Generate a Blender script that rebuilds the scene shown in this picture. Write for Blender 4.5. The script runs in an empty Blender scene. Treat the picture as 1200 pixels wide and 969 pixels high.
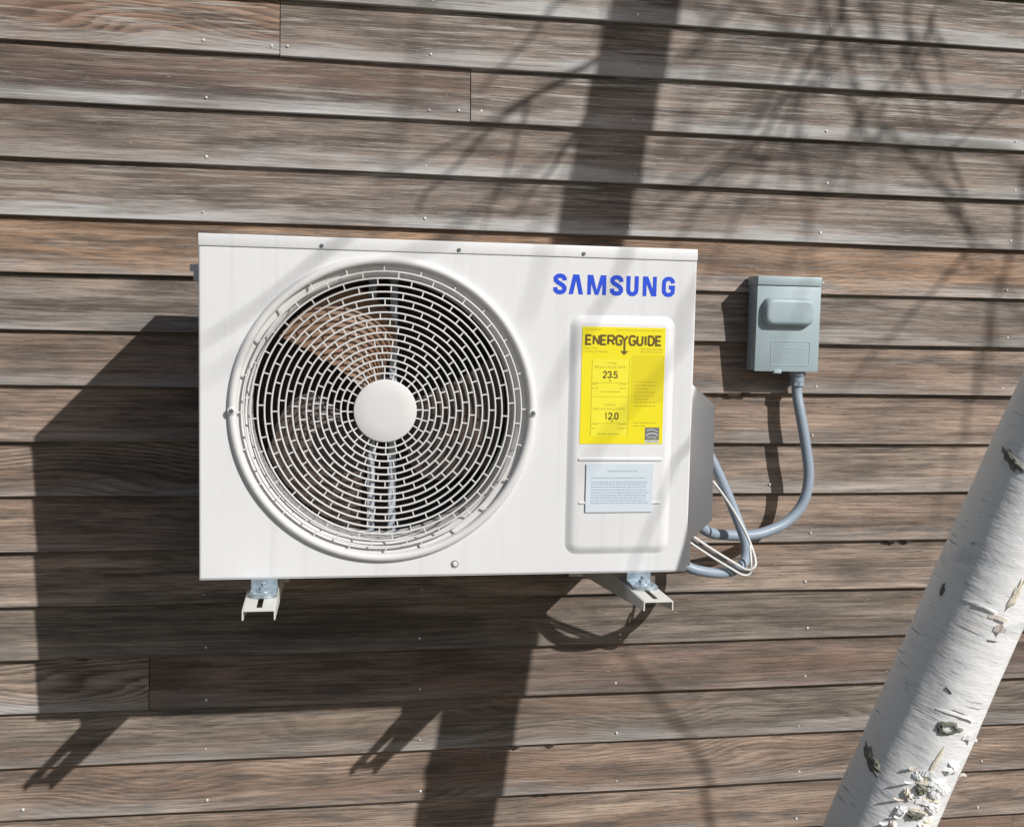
import bpy, bmesh, math, random
from mathutils import Vector, Matrix
C = bpy.context.scene.collection
S = bpy.context.scene
random.seed(7)
R = math.radians

# ------------------------------------------------------------------ camera
cd = bpy.data.cameras.new('camera'); cam = bpy.data.objects.new('camera', cd); C.objects.link(cam)
rt = Vector((0.98578712, -0.16665652, 0.02119788)); up = Vector((-0.00685204, 0.08618837, 0.9962553)); fw = Vector((0.16785945, 0.98224089, -0.08382145))
mt = Matrix((rt, up, -fw)).transposed().to_4x4(); mt.translation = Vector((0.21188, -2.38539, 0.45881))
cam.matrix_world = mt
cd.sensor_fit = 'HORIZONTAL'; cd.sensor_width = 36.0; cd.lens = 1291.54 / 1200 * 36.0
cd.clip_start = 0.05; cd.clip_end = 2000
S.camera = cam
S.render.resolution_x = 1024; S.render.resolution_y = 826
# ------------------------------------------------------------------ light
TS = Vector((0.85619, -1.0, 0.89827)).normalized()            # towards the sun
el = math.asin(TS.z); az = math.atan2(TS.x, TS.y)
w = bpy.data.worlds.new('World'); S.world = w; w.use_nodes = True
nt = w.node_tree; nt.nodes.clear()
sky = nt.nodes.new('ShaderNodeTexSky'); sky.sky_type = 'NISHITA'; sky.sun_disc = False
sky.sun_elevation = el; sky.sun_rotation = az; sky.air_density = 1.0; sky.dust_density = 2.0; sky.ozone_density = 1.0
bg = nt.nodes.new('ShaderNodeBackground'); bg.inputs[1].default_value = 0.05
wo = nt.nodes.new('ShaderNodeOutputWorld')
nt.links.new(sky.outputs[0], bg.inputs[0]); nt.links.new(bg.outputs[0], wo.inputs[0])
sd = bpy.data.lights.new('sun', 'SUN'); sd.energy = 4.0; sd.angle = R(0.53); sd.color = (1.0, 0.982, 0.955)
so = bpy.data.objects.new('sun', sd); C.objects.link(so); so.location = TS * 20
so.rotation_euler = TS.to_track_quat('Z', 'Y').to_euler()
S.view_settings.view_transform = 'Standard'; S.view_settings.look = 'None'
S.view_settings.exposure = 0.0; S.view_settings.gamma = 1.0

# ------------------------------------------------------------------ materials
class NT:
    """tiny node helper"""
    def __init__(s, name):
        s.m = bpy.data.materials.new(name); s.m.use_nodes = True
        s.t = s.m.node_tree; s.t.nodes.clear()
        s.out = s.t.nodes.new('ShaderNodeOutputMaterial'); s.b = s.t.nodes.new('ShaderNodeBsdfPrincipled')
        s.t.links.new(s.b.outputs[0], s.out.inputs[0])
    def n(s, ty, **kw):
        o = s.t.nodes.new(ty)
        for k, v in kw.items(): setattr(o, k, v)
        return o
    def put(s, sock, v):
        if isinstance(v, bpy.types.NodeSocket): s.t.links.new(v, sock)
        elif v is not None: sock.default_value = v
    def math(s, op, a, b=None, c=None, clamp=False):
        o = s.n('ShaderNodeMath', operation=op, use_clamp=clamp)
        s.put(o.inputs[0], a); s.put(o.inputs[1], b)
        if c is not None: s.put(o.inputs[2], c)
        return o.outputs[0]
    def xyz(s, x, y, z):
        o = s.n('ShaderNodeCombineXYZ'); s.put(o.inputs[0], x); s.put(o.inputs[1], y); s.put(o.inputs[2], z); return o.outputs[0]
    def noise(s, vec, scale=1.0, detail=3.0, rough=0.55, dist=0.0):
        o = s.n('ShaderNodeTexNoise'); s.put(o.inputs['Vector'], vec)
        o.inputs['Scale'].default_value = scale; o.inputs['Detail'].default_value = detail
        o.inputs['Roughness'].default_value = rough; o.inputs['Distortion'].default_value = dist
        return o.outputs[0]
    def ramp(s, v, lo, hi, a=0.0, b=1.0):
        o = s.n('ShaderNodeMapRange', interpolation_type='SMOOTHSTEP'); s.put(o.inputs[0], v)
        for i, q in zip((1, 2, 3, 4), (lo, hi, a, b)): s.put(o.inputs[i], q)
        return o.outputs[0]
    def mix(s, f, a, b, mode='MIX'):
        o = s.n('ShaderNodeMix', data_type='RGBA', blend_type=mode); s.put(o.inputs[0], f)
        for i, v in ((6, a), (7, b)):
            s.put(o.inputs[i], (v + (1,)) if isinstance(v, tuple) and len(v) == 3 else v)
        return o.outputs[2]
    def bump(s, h, strength=0.4, dist=0.001):
        o = s.n('ShaderNodeBump'); o.inputs['Strength'].default_value = strength; o.inputs['Distance'].default_value = dist
        s.put(o.inputs['Height'], h); s.t.links.new(o.outputs[0], s.b.inputs['Normal'])
    def set(s, col=None, rough=None, metal=None, spec=None):
        if col is not None: s.put(s.b.inputs['Base Color'], (col + (1,)) if isinstance(col, tuple) and len(col) == 3 else col)
        if rough is not None: s.put(s.b.inputs['Roughness'], rough)
        if metal is not None: s.put(s.b.inputs['Metallic'], metal)
        if spec is not None: s.put(s.b.inputs['Specular IOR Level'], spec)

def coat(name, col, rough=0.45, metal=0.0, var=0.06, scale=18, grain=0.05, bump=0.15, spec=0.5):
    """paint / plastic / metal with slight soiling and orange peel"""
    k = NT(name); geo = k.n('ShaderNodeNewGeometry').outputs['Position']
    n1 = k.noise(geo, scale, 5, 0.6); n2 = k.noise(geo, 420, 2)
    f = k.math('MULTIPLY_ADD', n1, 2 * var, 1 - var); f = k.math('MULTIPLY', f, k.math('MULTIPLY_ADD', n2, 2 * grain, 1 - grain))
    c = k.mix(1.0, col, k.xyz(f, f, f), 'MULTIPLY')
    k.set(c, k.math('MULTIPLY_ADD', n1, 0.14, rough - 0.07), metal, spec); k.bump(n2, bump, 0.0004)
    return k.m

M = {}
def casing():
    k = NT('white_powder_coat'); geo = k.n('ShaderNodeNewGeometry').outputs['Position']; sp = k.n('ShaderNodeSeparateXYZ'); k.put(sp.inputs[0], geo); X, Y, Z = sp.outputs
    big = k.noise(geo, 5, 4, 0.6); fine = k.noise(geo, 420, 2)
    run = k.noise(k.xyz(k.math('MULTIPLY', X, 55), k.math('MULTIPLY', Y, 55), k.math('MULTIPLY', Z, 2.2)), 1, 4, 0.6)
    f = k.math('ADD', k.math('MULTIPLY_ADD', big, 0.08, 0.92), k.ramp(run, 0.50, 0.75, 0.02, -0.045)); f = k.math('ADD', f, k.math('MULTIPLY', k.math('SUBTRACT', fine, 0.5), 0.07))
    c = k.mix(1.0, (0.825, 0.825, 0.83), k.xyz(f, f, f), 'MULTIPLY')
    sp_ = k.ramp(k.noise(geo, 230, 2), 0.74, 0.80, 0.0, 0.35); c = k.mix(sp_, c, (0.42, 0.40, 0.37))
    k.set(c, k.math('MULTIPLY_ADD', big, 0.2, 0.34), 0.0, 0.5); k.bump(k.math('ADD', k.math('MULTIPLY', fine, 0.15), k.noise(geo, 9, 2)), 0.25, 0.0016)
    return k.m
M['white'] = casing()
M['grille'] = coat('grille_white_plastic', (0.74, 0.73, 0.72), 0.4, var=0.03)
M['cover'] = coat('service_cover_plastic', (0.86, 0.86, 0.87), 0.5, var=0.03)
M['bracket'] = coat('bracket_ivory_paint', (0.74, 0.73, 0.68), 0.42, var=0.06)
M['rail'] = coat('zinc_plated_rail', (0.62, 0.68, 0.76), 0.4, 0.2, var=0.1, scale=40)
M['galv'] = coat('galvanised_metal', (0.50, 0.58, 0.64), 0.38, 0.75, var=0.35, scale=110)
M['screw'] = coat('screw_metal', (0.22, 0.22, 0.23), 0.4, 0.6, var=0.2, scale=200)
M['boss'] = coat('screw_bright', (0.50, 0.49, 0.47), 0.35, 0.5, var=0.1, scale=200)
M['nail'] = coat('nail_head', (0.80, 0.80, 0.79), 0.42, 0.2, var=0.2, scale=300)
M['seam'] = coat('dark_joint', (0.10, 0.10, 0.10), 0.7)
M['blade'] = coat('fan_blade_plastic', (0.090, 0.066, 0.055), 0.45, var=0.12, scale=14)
M['bladetan'] = coat('fan_blade_painted_sunlit', (0.25, 0.145, 0.09), 0.5, var=0.15, scale=14)  # same plastic as the other blades, sunlit patch painted in as lighter tan
M['hub'] = coat('fan_hub_plastic', (0.10, 0.095, 0.09), 0.5)
M['coil'] = coat('dark_coil', (0.17, 0.145, 0.135), 0.6, 0.0)
M['inner'] = coat('inner_sheet', (0.09, 0.085, 0.085), 0.6)
M['box'] = coat('box_grey_green_paint', (0.385, 0.475, 0.505), 0.42, var=0.04)
M['conduit'] = coat('grey_conduit_pvc', (0.30, 0.365, 0.44), 0.42, var=0.08, scale=30)
M['cablewhite'] = coat('white_cable', (0.72, 0.72, 0.70), 0.45)
M['cableblack'] = coat('dark_cable', (0.05, 0.05, 0.06), 0.45)
M['blue'] = coat('blue_print', (0.02, 0.085, 0.72), 0.4, var=0.02)
M['yellow'] = coat('yellow_paper', (0.93, 0.80, 0.008), 0.5, var=0.03, scale=30)
M['yellowlight'] = coat('yellow_paper_panel', (0.95, 0.85, 0.04), 0.5, var=0.02)
M['yellowdark'] = coat('yellow_paper_tint', (0.82, 0.69, 0.01), 0.5, var=0.02)
M['ink'] = coat('dark_ink', (0.15, 0.095, 0.012), 0.6)
M['inksoft'] = coat('soft_ink', (0.55, 0.45, 0.02), 0.6)
M['grey'] = coat('grey_ink', (0.20, 0.19, 0.19), 0.5)
M['paper'] = coat('pale_blue_label', (0.70, 0.78, 0.85), 0.38, var=0.03)
M['papertext'] = coat('blue_grey_ink', (0.44, 0.54, 0.63), 0.5)
M['conc'] = coat('foundation_concrete', (0.32, 0.31, 0.29), 0.85, var=0.25, scale=9, grain=0.2, bump=0.6)
M['splinter'] = coat('splintered_wood', (0.075, 0.055, 0.042), 0.9, var=0.5, scale=150)
M['sheath'] = coat('wall_sheathing', (0.05, 0.045, 0.04), 0.8)

def wood():
    k = NT('weathered_cedar')
    uv = k.n('ShaderNodeUVMap', uv_map='UVMap').outputs[0]
    sp = k.n('ShaderNodeSeparateXYZ'); k.put(sp.inputs[0], uv); u, v = sp.outputs[0], sp.outputs[1]
    oi = k.n('ShaderNodeObjectInfo'); tint, alpha = oi.outputs['Color'], oi.outputs['Alpha']
    rnd = k.math('MULTIPLY', oi.outputs['Random'], 37.0)
    silver = k.math('DIVIDE', oi.outputs['Object Index'], 100.0)
    geo = k.n('ShaderNodeNewGeometry').outputs['Position']
    wob = k.math('MULTIPLY', k.math('SUBTRACT', k.noise(k.xyz(k.math('MULTIPLY', u, 1.6), k.math('MULTIPLY', v, 8), rnd), 1, 2), 0.5), 0.02)
    vv = k.math('ADD', v, wob)
    def st(su, sv, d=3, off=0.0, r=0.6):
        return k.noise(k.xyz(k.math('MULTIPLY', u, su), k.math('MULTIPLY', vv, sv), k.math('ADD', rnd, off)), 1, d, r)
    fib = st(13, 660, 4, 3, 0.7); mid = st(3.6, 200, 5, 9, 0.68); broad = st(2.6, 42, 4, 17, 0.62); blotch = st(3.6, 16, 4, 23, 0.6)
    # cathedral figure: contour lines of a smooth field
    fld = k.math('MULTIPLY', k.noise(k.xyz(k.math('MULTIPLY', u, 2.4), k.math('MULTIPLY', v, 7.5), k.math('ADD', rnd, 51)), 1, 1, 0.4), 17.0)
    fld = k.math('ADD', fld, k.math('MULTIPLY', v, 95.0))
    fld = k.math('ADD', fld, k.math('MULTIPLY', mid, 0.8))
    saw = k.math('FRACT', fld)
    fig = k.math('MULTIPLY', k.ramp(saw, 0.0, 0.75), k.ramp(saw, 1.0, 0.86))     # soft early wood, sharp late-wood line
    straight = k.math('ADD', k.math('MULTIPLY', fib, 0.42), k.math('ADD', k.math('MULTIPLY', mid, 0.62), k.math('MULTIPLY', broad, 0.45)))
    straight = k.ramp(straight, 0.48, 0.98, 0.0, 1.0)
    g = k.math('ADD', k.math('MULTIPLY', straight, k.math('SUBTRACT', 1.0, k.math('MULTIPLY', alpha, 0.62))), k.math('MULTIPLY', k.math('MULTIPLY', fig, alpha), 0.62))
    gain = k.math('MULTIPLY_ADD', g, 1.55, 0.24)
    gain = k.math('MULTIPLY', gain, k.ramp(blotch, 0.28, 0.70, 0.60, 1.30))
    col = k.mix(1.0, tint, k.xyz(gain, gain, gain), 'MULTIPLY')
    # redder patches where less weathered, deep grey patches where more
    col = k.mix(k.ramp(st(1.5, 14, 2, 77), 0.49, 0.69, 0.0, 0.45), col, (0.26, 0.163, 0.112))
    col = k.mix(k.ramp(st(4.5, 34, 4, 99, 0.65), 0.47, 0.68, 0.0, 0.78), col, (0.095, 0.076, 0.064))
    col = k.mix(k.ramp(st(16, 420, 4, 111, 0.75), 0.56, 0.66, 0.0, 0.85), col, (0.055, 0.045, 0.04))     # checks and open grain
    # silver-bleached drip edge along the butt, ragged
    edge = k.math('ADD', v, k.math('MULTIPLY', k.math('SUBTRACT', st(4.2, 40, 4, 130, 0.65), 0.5), 0.085))
    bl = k.math('MULTIPLY', k.ramp(edge, 0.046, 0.000), silver)
    bl = k.math('MULTIPLY', bl, k.math('MULTIPLY_ADD', straight, 1.5, 0.28), clamp=True)
    bl = k.math('MULTIPLY', bl, k.ramp(st(2.0, 10, 3, 171), 0.35, 0.62, 0.25, 1.0))
    col = k.mix(bl, col, (0.52, 0.51, 0.50))
    bl2 = k.math('MULTIPLY', k.ramp(st(5.0, 150, 5, 151, 0.75), 0.5, 0.66), k.math('MULTIPLY', silver, 0.8), clamp=True)
    col = k.mix(bl2, col, (0.44, 0.405, 0.365))
    # scattered pale scratches / raised flecks
    fl = k.ramp(k.noise(k.xyz(k.math('MULTIPLY', u, 70), k.math('MULTIPLY', v, 330), rnd), 1, 2), 0.71, 0.78, 0.0, 0.8)
    col = k.mix(fl, col, (0.45, 0.40, 0.34))
    k.set(col, k.math('MULTIPLY_ADD', g, -0.12, 0.70), 0.0, 0.35)
    h = k.math('ADD', k.math('MULTIPLY', g, 1.0), k.math('MULTIPLY', fib, 0.6))
    k.bump(h, 0.75, 0.0011)
    return k.m
M['wood'] = wood()

def bark():
    k = NT('white_birch_bark')
    uv = k.n('ShaderNodeUVMap', uv_map='UVMap').outputs[0]
    sp = k.n('ShaderNodeSeparateXYZ'); k.put(sp.inputs[0], uv); u, v = sp.outputs[0], sp.outputs[1]   # metres round, metres up
    def n(su, sv, d=3, off=0.0, r=0.6, dist=0.0): return k.noise(k.xyz(k.math('MULTIPLY', u, su), k.math('MULTIPLY', v, sv), off), 1, d, r, dist)
    base = k.mix(n(9, 22, 4, 1), (0.88, 0.875, 0.875), (0.94, 0.94, 0.94))
    base = k.mix(k.ramp(n(16, 34, 4, 7, 0.65), 0.57, 0.76, 0.0, 0.6), base, (0.56, 0.57, 0.60))      # grey scuffs
    base = k.mix(k.ramp(n(5, 7, 3, 12), 0.60, 0.74, 0.0, 0.5), base, (0.86, 0.76, 0.66))
    base = k.mix(k.ramp(n(7, 16, 5, 93, 0.7), 0.53, 0.68, 0.0, 0.6), base, (0.58, 0.60, 0.66))      # warm inner bark
    lent = k.math('MULTIPLY', k.ramp(n(15, 230, 2, 31, 0.5), 0.63, 0.72), k.ramp(n(7, 12, 2, 41), 0.42, 0.6))
    base = k.mix(lent, base, (0.24, 0.22, 0.21))
    rag = k.ramp(n(40, 110, 4, 55, 0.75), 0.60, 0.70); rag = k.math('MULTIPLY', rag, k.ramp(n(6, 9, 2, 61), 0.5, 0.62))
    base = k.mix(rag, base, (0.33, 0.33, 0.35))
    k.set(base, 0.62, 0.0, 0.35)
    h = k.math('ADD', k.math('MULTIPLY', n(14, 90, 4, 71, 0.65), 0.6), k.math('MULTIPLY', n(10, 24, 4, 81), 1.6))
    k.bump(h, 0.8, 0.0022)
    return k.m
M['bark'] = bark()
M['scar'] = coat('bark_scar', (0.21, 0.21, 0.17), 0.9, var=0.8, scale=130, grain=0.4, bump=1.0)
M['peel'] = coat('peeled_bark', (0.80, 0.71, 0.63), 0.6, var=0.15, scale=60)
M['peelcream'] = coat('cream_inner_bark', (0.86, 0.79, 0.66), 0.6, var=0.12, scale=60)
M['twig'] = coat('brown_branch_bark', (0.16, 0.11, 0.085), 0.7, var=0.3, scale=40)

def ground_mat():
    k = NT('winter_lawn'); geo = k.n('ShaderNodeNewGeometry').outputs['Position']
    c = k.mix(k.noise(geo, 6, 6), (0.06, 0.055, 0.04), (0.12, 0.105, 0.08)); c = k.mix(k.ramp(k.noise(geo, 0.7, 4), 0.45, 0.65), c, (0.07, 0.09, 0.04))
    k.set(c, 0.9); k.bump(k.noise(geo, 60, 4), 1.0, 0.02); return k.m
M['ground'] = ground_mat()

# ------------------------------------------------------------------ object helpers
ORG = {}
def tag(o, label=None, cat=None, group=None, kind=None):
    if label: o['label'] = label
    if cat: o['category'] = cat
    if group: o['group'] = group
    if kind: o['kind'] = kind
    return o
def thing(name, loc, label, cat, group=None):
    o = bpy.data.objects.new(name, None); C.objects.link(o); o.location = loc; o.empty_display_size = 0.05
    ORG[o] = Vector(loc); return tag(o, label, cat, group)
def link(name, me, org, parent=None):
    o = bpy.data.objects.new(name, me); C.objects.link(o); org = Vector(org); ORG[o] = org
    if parent: o.parent = parent; o.location = org - ORG[parent]
    else: o.location = org
    return o
def obj(name, bm, mat, parent=None, smooth=True, org=None, auto=35):
    """bm holds world coordinates; the origin goes to the middle of the mesh"""
    if org is None:
        lo = Vector([min(v.co[i] for v in bm.verts) for i in range(3)]); hi = Vector([max(v.co[i] for v in bm.verts) for i in range(3)])
        org = (lo + hi) / 2
    bmesh.ops.recalc_face_normals(bm, faces=bm.faces)
    for v in bm.verts: v.co -= Vector(org)
    me = bpy.data.meshes.new(name); bm.to_mesh(me); bm.free()
    me.materials.append(M[mat])
    if smooth:
        for p in me.polygons: p.use_smooth = True
        me.set_sharp_from_angle(angle=R(auto))
    return link(name, me, org, parent)
class BM:
    """collects shapes in world coordinates into one bmesh"""
    def __init__(s): s.b = bmesh.new()
    def box(s, x0, x1, y0, y1, z0, z1, bev=0.0, seg=2):
        r = bmesh.ops.create_cube(s.b, size=1)
        for v in r['verts']:
            v.co = Vector(((x0 + x1) / 2 + v.co.x * (x1 - x0), (y0 + y1) / 2 + v.co.y * (y1 - y0), (z0 + z1) / 2 + v.co.z * (z1 - z0)))
        if bev:
            es = set(e for v in r['verts'] for e in v.link_edges)
            bmesh.ops.bevel(s.b, geom=list(es), offset=bev, segments=seg, profile=0.5, affect='EDGES')
        return s
    def loft(s, loops, cap0=True, cap1=True, closed=True):
        rings = [[s.b.verts.new(p) for p in lp] for lp in loops]
        n = len(rings[0])
        for a, c in zip(rings, rings[1:]):
            for i in range(n if closed else n - 1):
                j = (i + 1) % n
                s.b.faces.new((a[i], a[j], c[j], c[i]))
        if cap0: s.b.faces.new(rings[0][::-1])
        if cap1: s.b.faces.new(rings[-1])
        return s
    def revolve(s, prof, cx, cz, n=96, a0=0.0, a1=2 * math.pi):
        """profile of (radius, y) turned round the y axis through (cx, cz); radius 0 closes to a fan"""
        full = abs(a1 - a0 - 2 * math.pi) < 1e-6; m = n if full else n + 1
        rings = []
        for r, y in prof:
            if r < 1e-6: rings.append([s.b.verts.new((cx, y, cz))] * m)
            else: rings.append([s.b.verts.new((cx + r * math.cos(a0 + (a1 - a0) * i / n), y, cz + r * math.sin(a0 + (a1 - a0) * i / n))) for i in range(m)])
        for a, c in zip(rings, rings[1:]):
            for i in range(n):
                j = (i + 1) % m; f = []
                for q in (a[i], a[j], c[j], c[i]):
                    if q not in f: f.append(q)
                if len(f) > 2: s.b.faces.new(f)
        return s
    def disc_cyl(s, p, d, r, h, n=16, bev=0.0):
        """cylinder from p along d"""
        d = Vector(d).normalized(); q = d.to_track_quat('Z', 'Y'); p = Vector(p)
        st = [(r, 0), (r, h - bev), (r - bev, h)] if bev else [(r, 0), (r, h)]
        return s.loft([[p + q @ Vector((rr * math.cos(2 * math.pi * i / n), rr * math.sin(2 * math.pi * i / n), z)) for i in range(n)] for rr, z in st])
    def tube(s, pts, rad, n=12, cap=True):
        pts = [Vector(p) for p in pts]; m = len(pts)
        rad = [rad] * m if not isinstance(rad, (list, tuple)) else rad
        t0 = (pts[1] - pts[0]).normalized(); nx = t0.orthogonal().normalized(); loops = []
        for i, p in enumerate(pts):
            t = (pts[min(i + 1, m - 1)] - pts[max(i - 1, 0)]).normalized()
            nx = (nx - t * nx.dot(t)).normalized(); ny = t.cross(nx)
            loops.append([p + (nx * math.cos(2 * math.pi * k / n) + ny * math.sin(2 * math.pi * k / n)) * rad[i] for k in range(n)])
        return s.loft(loops, cap, cap)
    def poly(s, pts): s.b.faces.new([s.b.verts.new(p) for p in pts]); return s
    def done(s, name, mat, parent=None, **k): return obj(name, s.b, mat, parent, **k)
def spline(pts, n=8):
    pts = [Vector(p) for p in pts]; out = []
    P = [pts[0] * 2 - pts[1]] + pts + [pts[-1] * 2 - pts[-2]]
    for i in range(1, len(P) - 2):
        a, b, c, d = P[i - 1:i + 3]
        for j in range(n):
            t = j / n
            out.append(0.5 * ((2 * b) + (c - a) * t + (2 * a - 5 * b + 4 * c - d) * t * t + (3 * b - a - 3 * c + d) * t ** 3))
    out.append(pts[-1]); return out
def rrect(x0, x1, z0, z1, r, y, n=5):
    """rounded rectangle loop in the xz plane"""
    o = []
    for cx, cz, a in ((x1 - r, z1 - r, 0), (x0 + r, z1 - r, 90), (x0 + r, z0 + r, 180), (x1 - r, z0 + r, 270)):
        for i in range(n + 1):
            t = R(a + 90 * i / n); o.append((cx + r * math.cos(t), y, cz + r * math.sin(t)))
    return o

# ------------------------------------------------------------------ ground and house wall
GZ = -1.32
bm = BM(); bm.poly([(-400, -400, GZ), (400, -400, GZ), (400, 400, GZ), (-400, 400, GZ)])
tag(bm.done('ground', 'ground', smooth=False, org=(0, 0, GZ)), kind='structure')

wall = thing('house_wall', (0.6, 0.05, GZ), 'house wall clad in weathered brown horizontal cedar clapboards, behind the white air conditioner', 'wall')
BM().box(-3.4, 5.0, 0.012, 0.12, -1.10, 2.75).done('sheathing', 'sheath', wall, smooth=False)
BM().box(-3.42, 5.02, 0.004, 0.16, GZ - 0.1, -1.04, 0.004).done('foundation', 'conc', wall, smooth=False)
Z0, PT = 1.10836, 0.11469
BN = [0]
def board(row, x0, x1, tint, silver=0, cath=0.0, warp=1.0):
    """one bevelled clapboard, thick at the lower edge, slightly wavy"""
    z = Z0 - PT * row; n = max(6, int((x1 - x0) / 0.05)); b = bmesh.new(); uvl = b.loops.layers.uv.new('UVMap')
    rg = random.Random(row * 31 + int(x0 * 100)); ph = [rg.uniform(0, 6.28) for _ in range(4)]; off = rg.uniform(0, 60)
    cols = []
    for i in range(n + 1):
        x = x0 + (x1 - x0) * i / n
        dz = warp * (0.0009 * math.sin(x * 2.1 + ph[0]) + 0.0005 * math.sin(x * 7.3 + ph[1])); dy = warp * (0.0012 * math.sin(x * 1.7 + ph[2]) + 0.0006 * math.sin(x * 6.1 + ph[3]))
        sec = [(0.0045, 0.0), (-0.0062 + dy, 0.0), (-0.0076 + dy, 0.0014), (-0.0064 + dy, 0.012), (-0.0008 + dy * 0.8, 0.060), (0.0052, 0.124), (0.0100, 0.124)]
        cols.append([b.verts.new((x, y, z + dz + zz)) for y, zz in sec])
    m = 7; vs = [-0.008, 0.0, 0.0014, 0.012, 0.060, 0.124, 0.129, 0.25]
    for i in range(n):
        for j in range(m):
            k = (j + 1) % m
            f = b.faces.new((cols[i][j], cols[i + 1][j], cols[i + 1][k], cols[i][k]))
            us = (i, i + 1, i + 1, i); ws = (vs[j], vs[j], vs[j + 1], vs[j + 1])
            for l, uu, ww in zip(f.loops, us, ws): l[uvl].uv = (off + (x1 - x0) * uu / n, ww)
    for c in (cols[0][::-1], cols[-1]):
        f = b.faces.new(c)
        for l in f.loops: l[uvl].uv = (off + 0.01 * rg.random(), l.vert.co.z - z)
    o = obj('board', b, 'wood', wall, smooth=False)
    o.color = (tint[0], tint[1], tint[2], cath); o.pass_index = int(silver * 100)
    return o
# (x end, tint, silver, cathedral figure); boards butt at x end
G = 0.0009
TINTS = dict(dk=(0.165, 0.120, 0.096), br=(0.235, 0.170, 0.134), rd=(0.285, 0.190, 0.134), gy=(0.260, 0.212, 0.175), tn=(0.320, 0.240, 0.184),
             lt=(0.345, 0.270, 0.212), og=(0.385, 0.255, 0.165), pk=(0.300, 0.215, 0.168), gg=(0.238, 0.198, 0.158))
ROWS = {
    -1: [(2.2, 'gy', 1.0, 0), (5, 'gy', .5, 0)], 0: [(-1.2, 'br', .5, .2), (2.4, 'gy', 1.35, 0), (5, 'br', .5, 0)],
    1: [(0.1163, 'rd', 1.2, .85), (3.1, 'gy', 1.3, 0), (5, 'gy', .5, 0)],
    2: [(0.5150, 'dk', .7, .1), (2.5, 'gy', 1.3, 0), (5, 'gy', .5, .3)],
    3: [(-0.9, 'gy', .5, 0), (2.9, 'gy', .8, 0), (5, 'br', .5, 0)],
    4: [(2.3, 'gy', 1.0, .05), (5, 'gy', .5, 0)],
    5: [(2.2, 'og', .5, .25), (5, 'gy', .5, 0)],
    6: [(2.1, 'gy', .65, .1), (5, 'br', .5, 0)],
    7: [(2.7, 'tn', .5, .1), (5, 'br', .5, 0)],
    8: [(3.2, 'tn', .3, .05), (5, 'gy', .5, 0)],
    9: [(0.65, 'tn', .3, .85), (2.3, 'lt', .35, .05), (5, 'gy', .5, 0)],
    10: [(2.6, 'tn', .25, .05), (5, 'gy', .5, 0)],
    11: [(3.3, 'lt', .15, .05), (5, 'gy', .5, 0)],
    12: [(2.0, 'gg', .2, .05), (5, 'gy', .5, 0)],
    13: [(-0.152, 'lt', .6, 1.0), (3.0, 'br', .25, .1), (5, 'gy', .5, 0)],
    14: [(2.8, 'gg', .35, .45), (5, 'gy', .5, 0)],
    15: [(2.4, 'tn', .25, .5), (5, 'gy', .5, 0)],
    16: [(3.1, 'lt', .15, .25), (5, 'gy', .5, 0)], 17: [(1.9, 'pk', .2, .3), (5, 'tn', .3, 0)],
}
rg = random.Random(3); boards = {}
for row in range(-14, 20):
    if row in ROWS: segs = ROWS[row]
    else: segs = [(rg.uniform(-1.5, 0.5), rg.choice(['gy', 'br', 'gg']), .4, 0), (rg.uniform(1.2, 3.2), rg.choice(['gy', 'br', 'tn']), .4, 0), (5, 'gy', .4, 0)]
    x = -3.4
    for xe, t, s, ca in segs:
        tt = [c * rg.uniform(0.94, 1.06) for c in [1]] [0]; tc = tuple(c * tt * f for c, f in zip(TINTS[t], (0.80, 0.775, 0.775)))
        boards.setdefault(row, []).append((x, xe, board(row, x + G, xe - G, tc, s, ca))); x = xe
# nails: two studs' worth of face nails through each visible board, plus one each side of the butt joints
nb = BM().disc_cyl((0, 0.001, 0), (0, -1, 0), 0.0026, 0.0014, 8, 0.0006); nail_me = obj('nail', nb.b, 'nail', None, org=(0, 0, 0))
nail_mesh = nail_me.data; bpy.data.objects.remove(nail_me)
NR = random.Random(11)
def nail(row, x, s=1.0):
    z = Z0 - PT * row + 0.021 + NR.uniform(-0.004, 0.004)
    for x0, x1, b in boards[row]:
        if x0 < x < x1:
            o = link('nail', nail_mesh, (x, -0.0070, z), b); o.scale = (s, 1.0, s)
for row in range(0, 17):
    for xs in (-0.035, 0.427, 0.877, 1.327, 1.80):
        if -0.02 < xs < 0.9 and 6 <= row <= 10: continue
        nail(row, xs + NR.uniform(-0.006, 0.006), NR.choice([0.75, 1.0, 1.0, 1.2]))
for row, x in ((1, 0.100), (1, 0.132), (2, 0.490), (2, 0.538), (15, -0.408), (9, 1.224)): nail(row, x, 1.3 if x < -0.3 else 1.0)

# splintered dark chips hanging from the lower edge of a few boards
def chip(row, x, L, seed):
    r_ = random.Random(seed); z = Z0 - PT * row; b = BM(); n = 9; top, bot = [], []
    for i in range(n + 1):
        t = i / n; hgt = 0.0055 * math.sin(math.pi * t) * r_.uniform(0.3, 1.2) + 0.0006
        top.append((x + L * t, z + 0.0012)); bot.append((x + L * t + r_.uniform(-.001, .001), z - hgt))
    b.loft([[(p[0], -0.0085, p[1]), (q[0], -0.0060, q[1]), (q[0], -0.0035, q[1]), (p[0], -0.0060, p[1])] for p, q in zip(top, bot)])
    for x0, x1, bo in boards[row]:
        if x0 < x < x1: b.done('splinter', 'splinter', bo, smooth=False)
for row, x, L, sd_ in ((10, 1.520, 0.035, 1), (10, 1.566, 0.022, 2), (14, 0.63, 0.03, 3), (14, 0.72, 0.02, 4), (7, 1.07, 0.11, 5), (12, -0.30, 0.03, 6), (15, 0.69, 0.05, 7)): chip(row, x, L, sd_)

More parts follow.
